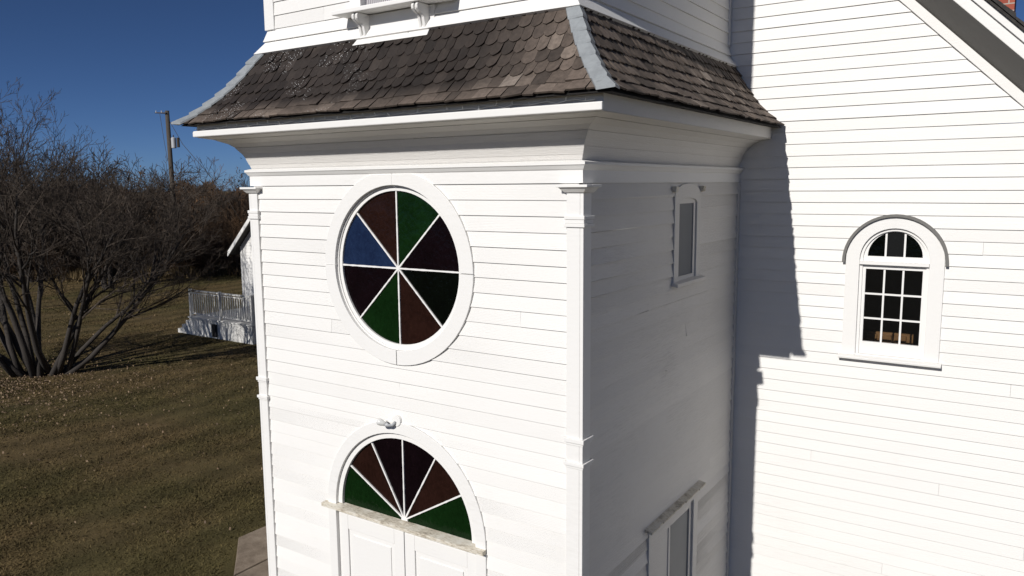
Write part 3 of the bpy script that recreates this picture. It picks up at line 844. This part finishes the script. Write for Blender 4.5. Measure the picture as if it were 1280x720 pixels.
# patchy coverage
keep &= rng.random(N) < (.55 + .45*np.sin(fx*1.3+np.sin(fy*.9)*2)*np.sin(fy*1.1+fx*.4))
fx, fy, dep = fx[keep], fy[keep], dep[keep]; N = len(fx)
ang = rng.random(N)*2*PI; hh = (.015 + .026*rng.random(N)); ww = .004 + .0022*dep*.22
lean = .035*rng.standard_normal((N, 2))
V = np.zeros((N, 3, 3))
V[:,0,0] = fx-np.cos(ang)*ww; V[:,0,1] = fy-np.sin(ang)*ww; V[:,1,0] = fx+np.cos(ang)*ww; V[:,1,1] = fy+np.sin(ang)*ww
V[:,2,0] = fx+lean[:,0]; V[:,2,1] = fy+lean[:,1]; V[:,2,2] = hh
o = tri_mesh('grass', V.reshape(-1,3), np.arange(N*3).reshape(-1,3), M['blade'], np.clip(rng.random(N)**2, 0, 1))
tag(o, 'short olive brown grass of the mown lawn', 'grass', kind='stuff')
# fallen leaves
TB = (-15.6, 5.4)
N = 9000
rad = np.abs(rng.standard_normal(N))*3.3; a = rng.random(N)*2*PI
lx = TB[0] + rad*np.cos(a)*1.0 - .3; ly = TB[1] - 1.6 + rad*np.sin(a)*.9
N2 = 420; d2 = 10+30*rng.random(N2); l2 = -.68*d2 + rng.random(N2)*.40*d2
lx = np.concatenate([lx, CAM.x+Fh.x*d2+Rh.x*l2]); ly = np.concatenate([ly, CAM.y+Fh.y*d2+Rh.y*l2]); N = len(lx)
sz = .014 + .016*rng.random(N); a = rng.random(N)*2*PI; tl = rng.uniform(-.03,.03,(N,2)); zz = .03+.02*rng.random(N)
V = np.zeros((N,4,3))
for k in range(4):
    aa = a + k*PI/2; s_ = sz*(1. if k % 2 else .62)
    V[:,k,0] = lx+np.cos(aa)*s_; V[:,k,1] = ly+np.sin(aa)*s_; V[:,k,2] = zz + (tl[:,0] if k in (0,1) else -tl[:,0])*.6
V[:,:,2] = np.maximum(V[:,:,2], .008)
o = tri_mesh('fallen_leaves', V.reshape(-1,3), np.arange(N*4).reshape(-1,4), M['leaf'], rng.random(N))
tag(o, 'dry tan leaves scattered under the bare tree', 'leaves', kind='stuff')

# ================================================================== TREES
def rot_dir(d, ang, az):
    u = d.orthogonal().normalized(); w = d.cross(u)
    return (d*math.cos(ang) + (u*math.cos(az)+w*math.sin(az))*math.sin(ang)).normalized()
def grow(tr, cr, p, d, L, rad, lev, r, up=.12, kids=(7,7,6,5), maxlev=3, curl=.16, minr=.004, lenf=(.42,.62), spread=(.5,.95), start=.25):
    n = (6, 6, 5, 3, 3)[min(lev, 4)]
    pts = [p.copy()]; dirs = []
    for k in range(n):
        d = (d + Vector((r.gauss(0,curl), r.gauss(0,curl), r.gauss(0,curl)*.7)) + Vector((0,0,up))).normalized()
        p = p + d*(L/n); pts.append(p.copy()); dirs.append(d.copy())
    rads = [max(minr, rad*(1-.72*k/n)) for k in range(n+1)]
    tgt = tr if lev <= 1 and rad > .028 else cr
    tgt.tube(pts, rads, (8,6,4,3,3)[min(lev,4)], cap=(lev < 2))
    if lev >= maxlev: return
    nk = kids[min(lev, len(kids)-1)]
    az = r.uniform(0, 2*PI)
    for j in range(nk):
        t = start + (1-start)*(j+r.random())/nk
        i = min(int(t*n), n-1); q = pts[i] + (pts[i+1]-pts[i])*(t*n-i)
        az += 2.4 + r.uniform(-.5,.5)
        dd = rot_dir(dirs[i], r.uniform(*spread), az)
        if dd.z < -.15: dd.z = abs(dd.z)*.4; dd.normalize()
        grow(tr, cr, q, dd, L*r.uniform(*lenf)*(1.15-.5*t), max(minr, rads[i]*.52), lev+1, r, up, kids, maxlev, curl, minr, lenf, spread, .15)

# the many-stemmed tree on the lawn
def big_tree():
    r = random.Random(77)
    root = empty('bare_tree', (TB[0], TB[1], 0), 'large bare many-stemmed tree spreading low over the lawn at left', 'tree')
    tr, cr = MB(0), MB(0)
    def vw(lat, up_, dep_): return (Rh*lat + Fh*dep_ + Vector((0,0,up_))).normalized()
    base = Vector((TB[0], TB[1], -.05))
    stems = [ # lateral, up, depth, length, radius, offset
        (1.2,.80,.0,4.6,.11,.5), (.62,1.0,-.4,4.2,.11,.2), (.30,1.0,.35,4.6,.115,.1), (.55,1.,.5,4.4,.09,.3), (.05,1.,-.25,4.9,.12,0.), (-.12,1.,.3,4.9,.10,-.15),
        (-.35,1.,-.3,5.0,.12,-.35), (-.65,1.,.1,5.0,.13,-.55), (-1.0,1.,-.3,4.4,.11,-.7), (-1.3,.9,.3,4.4,.11,-.8), (-.25,1.2,.0,5.2,.10,-.9), (.45,1.2,0,4.6,.09,.5), (-.8,1.2,-.6,4.4,.09,-1.0)]
    stems += [(-.42,1.7,.1,6.0,.10,-.6), (-.15,1.6,-.2,5.6,.10,-.3), (-.75,1.5,.3,5.8,.10,-.9)]
    for la, u_, de, L, R_, off in stems:
        p = base + Rh*off*.75 + Fh*r.uniform(-.25,.3)
        grow(tr, cr, p, vw(la, u_, de), L*1.10, R_*.78, 0, r, up=.05, kids=(9,7,5,4), maxlev=4, curl=.13, minr=.0040, lenf=(.40,.58), spread=(.35,.80), start=.34)
    tr.build('trunk', M['bark'], root, smooth=True); cr.build('crown', M['twig'], root)
big_tree()

def proto_tree(seed, hgt, stems, kids=(8,7,6), r0=.10, maxlev=3, spreadlat=.5, minr=.010):
    r = random.Random(seed)
    root = empty('bare_tree', (0,0,0), '', 'tree', 'bare trees at the far edge of the lawn')
    tr, cr = MB(0), MB(0)
    for k in range(stems):
        a = 2*PI*k/stems + r.uniform(-.4,.4); s = spreadlat*r.uniform(.3,1.)
        grow(tr, cr, Vector((math.cos(a)*.2, math.sin(a)*.2, -.05)), Vector((math.cos(a)*s, math.sin(a)*s, 1)).normalized(), hgt*r.uniform(.6,.78), r0*r.uniform(.7,1.1), 0, r,
             up=.05, kids=kids, maxlev=maxlev, curl=.12, minr=minr, lenf=(.38,.58), spread=(.4,.9), start=.25)
    tr.build('trunk', M['bark'], root); cr.build('crown', M['twig'], root)
    return root
pa = proto_tree(1, 7.6, 6, kids=(9,8,6)); pb = proto_tree(5, 7.0, 4, r0=.09); pc = proto_tree(9, 7.2, 7, kids=(9,7,5), spreadlat=.8)
used = set()
def copy_tree(src, loc, rz, sc, label):
    if src.name not in used and src['label'] == '' if 'label' in src else src.name not in used:
        used.add(src.name); o = src
    else:
        o = src.copy(); COL.objects.link(o)
        for ch in src.children:
            c = ch.copy(); COL.objects.link(c); c.parent = o
    o.location = loc; o.rotation_euler = (0,0,rz); o.scale = (sc,sc,sc); o['label'] = label
    return o
def px_lat(px, dep): return (px-640)/967.25*dep
spots = [ # photo column, depth, prototype, scale, label
    (132, 38, pa, 1.0, 'bare tree with a rounded crown directly right of the big many-stemmed tree'),
    (182, 40, pb, .98, 'slender bare tree just left of the utility pole'),
    (95, 42, pc, 1.0, 'broad bare tree seen through the branches of the big lawn tree'),
    (40, 41, pb, 1.12, 'tall bare tree rising behind the middle of the big lawn tree'),
    (8, 43, pc, 1.22, 'leftmost bare tree of the row behind the big lawn tree'),
    (238, 45, pb, .84, 'low bare tree just right of the utility pole'),
    (285, 48, pc, .80, 'low bare tree beyond the small house roof, right of the pole')]
for i, (px, dp, src, sc, lb) in enumerate(spots):
    x, y = field(px_lat(px, dp), dp)
    copy_tree(src, (x, y, 0), i*1.7, sc, lb)

# brush thicket along the edge of the lawn: stems, twigs and dead leaves that read as one mass
def shrub_arrays(seed, maxlev=2):
    r = random.Random(seed); cr = MB(0)
    for k in range(13):
        a = r.uniform(0, 2*PI); s = r.uniform(.1,.7)
        grow(cr, cr, Vector((math.cos(a)*.5*r.random(), math.sin(a)*.5*r.random(), 0)), Vector((math.cos(a)*s, math.sin(a)*s, 1)).normalized(), r.uniform(2.6,4.4), .026, 0, r,
             up=.03, kids=(9,6), maxlev=2, curl=.13, minr=.0075, lenf=(.3,.5), spread=(.4,.9), start=.2)
    F3 = []
    for f in cr.f:
        for k in range(1, len(f)-1): F3.append((f[0], f[k], f[k+1]))
    return np.array(cr.v), np.array(F3)
SH = [shrub_arrays(s) for s in (3,4,6,8)]
Vs, Fs, Ts = [], [], []; base = 0
for row, (dp0, cnt, hs) in enumerate(((43.5, 34, .62), (45.5, 34, .85), (48.5, 32, 1.08), (52, 26, 1.22))):
    for k in range(cnt):
        px = -140 + 540*(k + rng.random())/cnt; dp = dp0 + rng.uniform(-1,1.2) - (1.5 if px < 120 else 0)
        x, y = field(px_lat(px, dp), dp)
        v, f = SH[rng.integers(4)]; a = rng.random()*2*PI; s = hs*rng.uniform(.82,1.15)
        R_ = np.array([[math.cos(a),-math.sin(a),0],[math.sin(a),math.cos(a),0],[0,0,1]])*s
        vv = v @ R_.T + np.array([x, y, -.02])
        Vs.append(vv); Fs.append(f+base); Ts.append(np.full(len(f), rng.random())); base += len(vv)
# dead leaves and fine litter through the mass
N = 60000
px = -160 + 580*rng.random(N); dp = 43.6 + 12*rng.random(N)**1.2 - np.where(px < 120, 1.5, 0)
top = (2.1 + (dp-43)*.36)*(.86 + .14*np.sin(px*.11) + .10*np.sin(px*.31+1)); zz = np.minimum(rng.random(N)**.8*top*1.0, top)
lat = (px-640)/967.25*dp
xx = CAM.x + Fh.x*dp + Rh.x*lat; yy = CAM.y + Fh.y*dp + Rh.y*lat
sz = .04 + .06*rng.random(N)
V = np.zeros((N,3,3))
dirs = rng.standard_normal((N,3,3))*np.array([.8,.8,1.1])
V = np.stack([xx,yy,zz],1)[:,None,:] + dirs*sz[:,None,None]*.8
V[:,:,2] = np.maximum(V[:,:,2], 0)
Vs.append(V.reshape(-1,3)); Fs.append(np.arange(N*3).reshape(-1,3)+base); Ts.append(rng.random(N)*.9); base += N*3
o = tri_mesh('thicket', np.concatenate(Vs), np.concatenate(Fs), M['thicket'], np.concatenate(Ts))
tag(o, 'dense brown brush closing off the far side of the lawn', 'brush', kind='stuff')
# farther woodland edge
N = 110000
px = -220 + 700*rng.random(N); dp = 62 + 26*rng.random(N)
top = (5.05 + (dp-62)*.02)*(.90 + .10*np.sin(px*.05+2) + .07*np.sin(px*.17)); zz = rng.random(N)**.7*top
lat = (px-640)/967.25*dp
P3 = np.stack([CAM.x + Fh.x*dp + Rh.x*lat, CAM.y + Fh.y*dp + Rh.y*lat, zz],1)
V = P3[:,None,:] + rng.standard_normal((N,3,3))*np.array([.06,.06,.13])
V[:,:,2] = np.maximum(V[:,:,2], 0)
o = tri_mesh('woodland', V.reshape(-1,3), np.arange(N*3).reshape(-1,3), M['thicket'], .3+.5*rng.random(N))
tag(o, 'far rusty brown woodland behind the brush', 'woodland', kind='stuff')
# tall dry grass at the foot of the brush
N = 9000
px = -60 + 380*rng.random(N); dp = 42.6 + 1.6*rng.random(N) - np.where(px < 120, 1.5, 0) + .4*np.sin(px*.05)
lat = (px-640)/967.25*dp; xx = CAM.x + Fh.x*dp + Rh.x*lat; yy = CAM.y + Fh.y*dp + Rh.y*lat
h = (.25 + .55*rng.random(N))*(.55+.45*np.sin(px*.07+1.2)**2); w = .02+.015*rng.random(N); a = rng.random(N)*2*PI; ln = rng.standard_normal((N,2))*.12
V = np.zeros((N,3,3)); V[:,0,0] = xx-np.cos(a)*w; V[:,0,1] = yy-np.sin(a)*w; V[:,1,0] = xx+np.cos(a)*w; V[:,1,1] = yy+np.sin(a)*w
V[:,2,0] = xx+ln[:,0]; V[:,2,1] = yy+ln[:,1]; V[:,2,2] = h
o = tri_mesh('dry_grass', V.reshape(-1,3), np.arange(N*3).reshape(-1,3), M['drygrass'], rng.random(N))
tag(o, 'tan uncut grass along the foot of the brush', 'dry grass', kind='stuff')

# ================================================================== UTILITY POLE
px_, py_ = field(px_lat(221, 43.6), 43.6)
tx, ty = field(px_lat(219.8, 44.), 44.)
pole = empty('utility_pole', (px_, py_, 0), 'leaning wooden utility pole with a transformer above the bare trees', 'utility pole')
top = Vector((tx, ty, 9.15)); bot = Vector((px_, py_, -.1)); mid = lambda t: bot + (top-bot)*t
mb = MB(0); mb.tube([bot, mid(.5), top], [.145,.13,.11], 12); mb.build('pole_shaft', M['pole'], pole, smooth=True)
mb = MB(0); c = mid(.985); q = c - Rh*.62 + Vector((0,0,.02)); mb.tube([c - Fh*.14, q - Fh*.14], [.045,.03], 6)
mb.build('crossarm', M['pole'], pole)
for t in (.25, .55):
    mb = MB(0); b_ = c - Rh*t - Fh*.14; mb.tube([b_+Vector((0,0,.02)), b_+Vector((0,0,.14))], [.03,.02], 8); mb.build('insulator', M['metal'], pole)
mb = MB(0); b_ = mid(.81) + Rh*.27 - Fh*.05
mb.tube([b_-Vector((0,0,.30)), b_-Vector((0,0,.28)), b_+Vector((0,0,.25)), b_+Vector((0,0,.29))], [.11,.13,.13,.09], 16)
tr_ = mb.build('transformer', M['metal'], pole)
mb = MB(0); mb.tube([b_+Vector((0,0,.29)), b_+Vector((0,0,.42))], [.03,.025], 8); mb.build('bushing', M['pole'], tr_)
for z_ in (.2, -.25):
    mb = MB(0); mb.tube([mid(.80)+Vector((0,0,z_)), b_+Vector((0,0,z_))], .03, 5); mb.build('bracket', M['pole'], pole)
mb = MB(0); b2 = mid(.81) + Rh*.50; mb.tube([b2-Vector((0,0,.25)), b2+Vector((0,0,.28))], [.08,.08], 8); mb.build('cutout_fuse', M['pole'], pole)
mb = MB(0); mb.tube([mid(.96), mid(.80)+Rh*.75, mid(.55)+Rh*2.6, Vector((px_,py_,0))+Rh*5.5], .014, 4)
mb.tube([mid(.98)-Rh*.35-Fh*.14, mid(.82)-Rh*.28, mid(.7)-Rh*.15], .011, 4); mb.build('guy_wire', M['pole'], pole)

# ================================================================== SMALL HOUSE AND DECK
house = empty('house', (-14.9, 14, 0), 'small white clapboard house with a steep gable behind the porch deck', 'house')
hx0, hx1, hy0, hy1 = -17.78, -12.2, 13.3, 19.
hz = 2.80; hc = (hx0+hx1)/2; pk = hz + (hc-hx0)*.98
mb = MB(0); k = 0
r3 = random.Random(3)
z = .3
while z < pk:
    zt = z+.115
    def hs(z): return (hx0, hx1) if z <= hz else (hx0+(z-hz)/.98, hx1-(z-hz)/.98)
    a_, b_ = hs(z); c_, d_ = hs(min(zt, pk))
    mb.poly([(a_, hy0-.014, z), (b_, hy0-.014, z), (d_, hy0-.002, zt), (c_, hy0-.002, zt)], 0, r3.random())
    mb.poly([(a_, hy0, z), (b_, hy0, z), (b_, hy0-.014, z), (a_, hy0-.014, z)], 0, .3)
    z = zt
mb.poly([(hx0,hy0,0),(hx1,hy0,0),(hx1,hy0,hz),(hx0,hy0,hz)]); mb.poly([(hx0,hy0,0),(hx0,hy0,hz),(hx0,hy1,hz),(hx0,hy1,0)]); mb.poly([(hx1,hy0,0),(hx1,hy1,0),(hx1,hy1,hz),(hx1,hy0,hz)])
mb.poly([(hx0,hy1,0),(hx1,hy1,0),(hx1,hy1,hz),(hc,hy1,pk),(hx0,hy1,hz)])
mb.build('wall', M['white'], house)
mb = MB(0); ov = .34; ey = hy0-.30
for sx in (-1, 1):
    ex_ = hc + sx*((hc-hx0)+ov); ez = hz - ov*.98
    mb.hexa([(ex_, ey, ez+.02), (hc, ey, pk+.02), (hc, hy1+.2, pk+.02), (ex_, hy1+.2, ez+.02), (ex_, ey, ez+.16), (hc, ey, pk+.16), (hc, hy1+.2, pk+.16), (ex_, hy1+.2, ez+.16)])
hroof = mb.build('roof', M['darkroof'], house)
mb = MB(0)
for sx in (-1, 1):
    ex_ = hc + sx*((hc-hx0)+ov+.01); ez = hz - ov*.98
    mb.hexa([(ex_, ey-.025, ez-.03), (hc, ey-.025, pk-.03), (hc, ey-.001, pk-.03), (ex_, ey-.001, ez-.03), (ex_, ey-.025, ez+.14), (hc, ey-.025, pk+.14), (hc, ey-.001, pk+.14), (ex_, ey-.001, ez+.14)])
mb.build('bargeboard', M['trim'], hroof)
mb = MB(0); mb.box((hx0-.012, hy0-.03, .1), (hx0+.10, hy0-.0005, hz)); mb.build('corner_board', M['trim'], house)

deck = empty('porch_deck', (-15.9, 12, 0), 'raised wooden porch deck with a slatted railing and pale skirting beside the small house', 'deck')
dx0, dx1, dy0, dy1, dz = -17.5, -14.25, 10.9, 13.2, .62
mb = MB(0); x = dx0; r3 = random.Random(5)
while x < dx1-.02:
    w_ = min(.19, dx1-x); mb.box((x+.003, dy0, .0), (x+w_-.003, dy0+.02+r3.uniform(0,.004), dz-.11), 0, r3.random()); x += .19
mb.build('skirting', M['deck'], deck)
mb = MB(0); y = dy0+.03
while y < dy1-.02:
    mb.box((dx1-.02, y, .0), (dx1, y+.18, dz-.11), 0, r3.random()); y += .19
mb.build('skirting', M['deck'], deck)
mb = MB(0)
for k in range(16):
    y = dy0-.05 + k*.145; mb.box((dx0-.03, y, dz-.04), (dx1+.03, y+.14, dz), 0, r3.random())
mb.box((dx0, dy0-.012, dz-.105), (dx1, dy0+.03, dz-.041)); mb.box((dx1-.03, dy0+.031, dz-.105), (dx1+.012, dy1, dz-.041))
mb.build('floor', M['deck'], deck)
mb = MB(0); mb.box((-16.30, dy0-.02, .05), (-16.03, dy0-.001, .47)); mb.build('vent_opening', M['dark'], deck)
def rail(p0, p1):
    p0 = Vector(p0); p1 = Vector(p1); d = (p1-p0); L = d.length; d.normalize(); s = Vector((-d.y, d.x, 0))
    mb = MB(0)
    def bar(a, b, z0, z1, w):
        q = [a-s*w, b-s*w, b+s*w, a+s*w]; mb.hexa([(v.x, v.y, z0) for v in q] + [(v.x, v.y, z1) for v in q])
    bar(p0, p1, dz+.86, dz+.90, .045); bar(p0, p1, dz+.78, dz+.82, .018); bar(p0, p1, dz+.09, dz+.13, .018)
    mb.build('rail', M['deck'], deck)
    mb = MB(0); n = int(L/.115)
    for k in range(1, n):
        c = p0 + d*(L*k/n); bar2 = .014
        mb.box((c.x-bar2, c.y-bar2, dz+.131), (c.x+bar2, c.y+bar2, dz+.779), 0, r3.random())
    mb.build('balusters', M['deck'], deck)
    for t in ((0, .5, 1) if L > 3 else (0, 1)):
        c = p0 + d*(L*t); mb = MB(0); mb.box((c.x-.042, c.y-.042, dz+.001), (c.x+.042, c.y+.042, dz+.93)); mb.build('post', M['deck'], deck)
rail((dx0+.05, dy0+.05, 0), (dx1-.05, dy0+.05, 0)); rail((dx1-.05, dy0+.15, 0), (dx1-.05, dy1-.1, 0))
for k in range(3):
    mb = MB(0); x1_ = dx0 - .01 - k*.24; mb.box((x1_-.24, dy0+.02, 0), (x1_, dy0+1.2, dz-.16*(k+1))); mb.build('step', M['deck'], deck)

# ================================================================== LIGHT, SKY, CAMERA
sd = Vector((.06,.857,-.512)).normalized()          # direction the sunlight travels
to = -sd; elev = math.asin(to.z); az = math.atan2(to.x, to.y)
sun = bpy.data.lights.new('sun', 'SUN'); sun.energy = 4.35; sun.angle = math.radians(.5); sun.color = (1., .97, .93)
so_ = bpy.data.objects.new('sun', sun); COL.objects.link(so_); so_.location = (0,-20,30)
so_.rotation_euler = sd.to_track_quat('-Z', 'Y').to_euler()
w = bpy.data.worlds.new('World'); SC.world = w; w.use_nodes = True
nt = w.node_tree; bg = nt.nodes['Background']; sky = nt.nodes.new('ShaderNodeTexSky'); sky.sky_type = 'NISHITA'
sky.sun_disc = False; sky.sun_elevation = elev; sky.sun_rotation = az; sky.altitude = 2200; sky.air_density = .48; sky.dust_density = 1.8; sky.ozone_density = 7.5
nt.links.new(sky.outputs[0], bg.inputs[0]); bg.inputs[1].default_value = .058
cam = bpy.data.cameras.new('camera'); cam.sensor_width = 36; cam.lens = 967.25/1280*36; cam.clip_end = 3000; cam.clip_start = .05
co = bpy.data.objects.new('camera', cam); COL.objects.link(co)
m3 = Matrix((Rv.normalized(), Uv.normalized(), -Fv.normalized())).transposed()
co.matrix_world = Matrix.Translation(CAM) @ m3.to_4x4()
SC.camera = co
SC.view_settings.view_transform = 'Standard'; SC.view_settings.look = 'None'; SC.view_settings.gamma = 1; SC.view_settings.exposure = 0.
SC.view_settings.use_curve_mapping = False
SC.render.resolution_x = 1024; SC.render.resolution_y = 576
SC.cycles.max_bounces = 6; SC.cycles.diffuse_bounces = 3; SC.cycles.transparent_max_bounces = 8
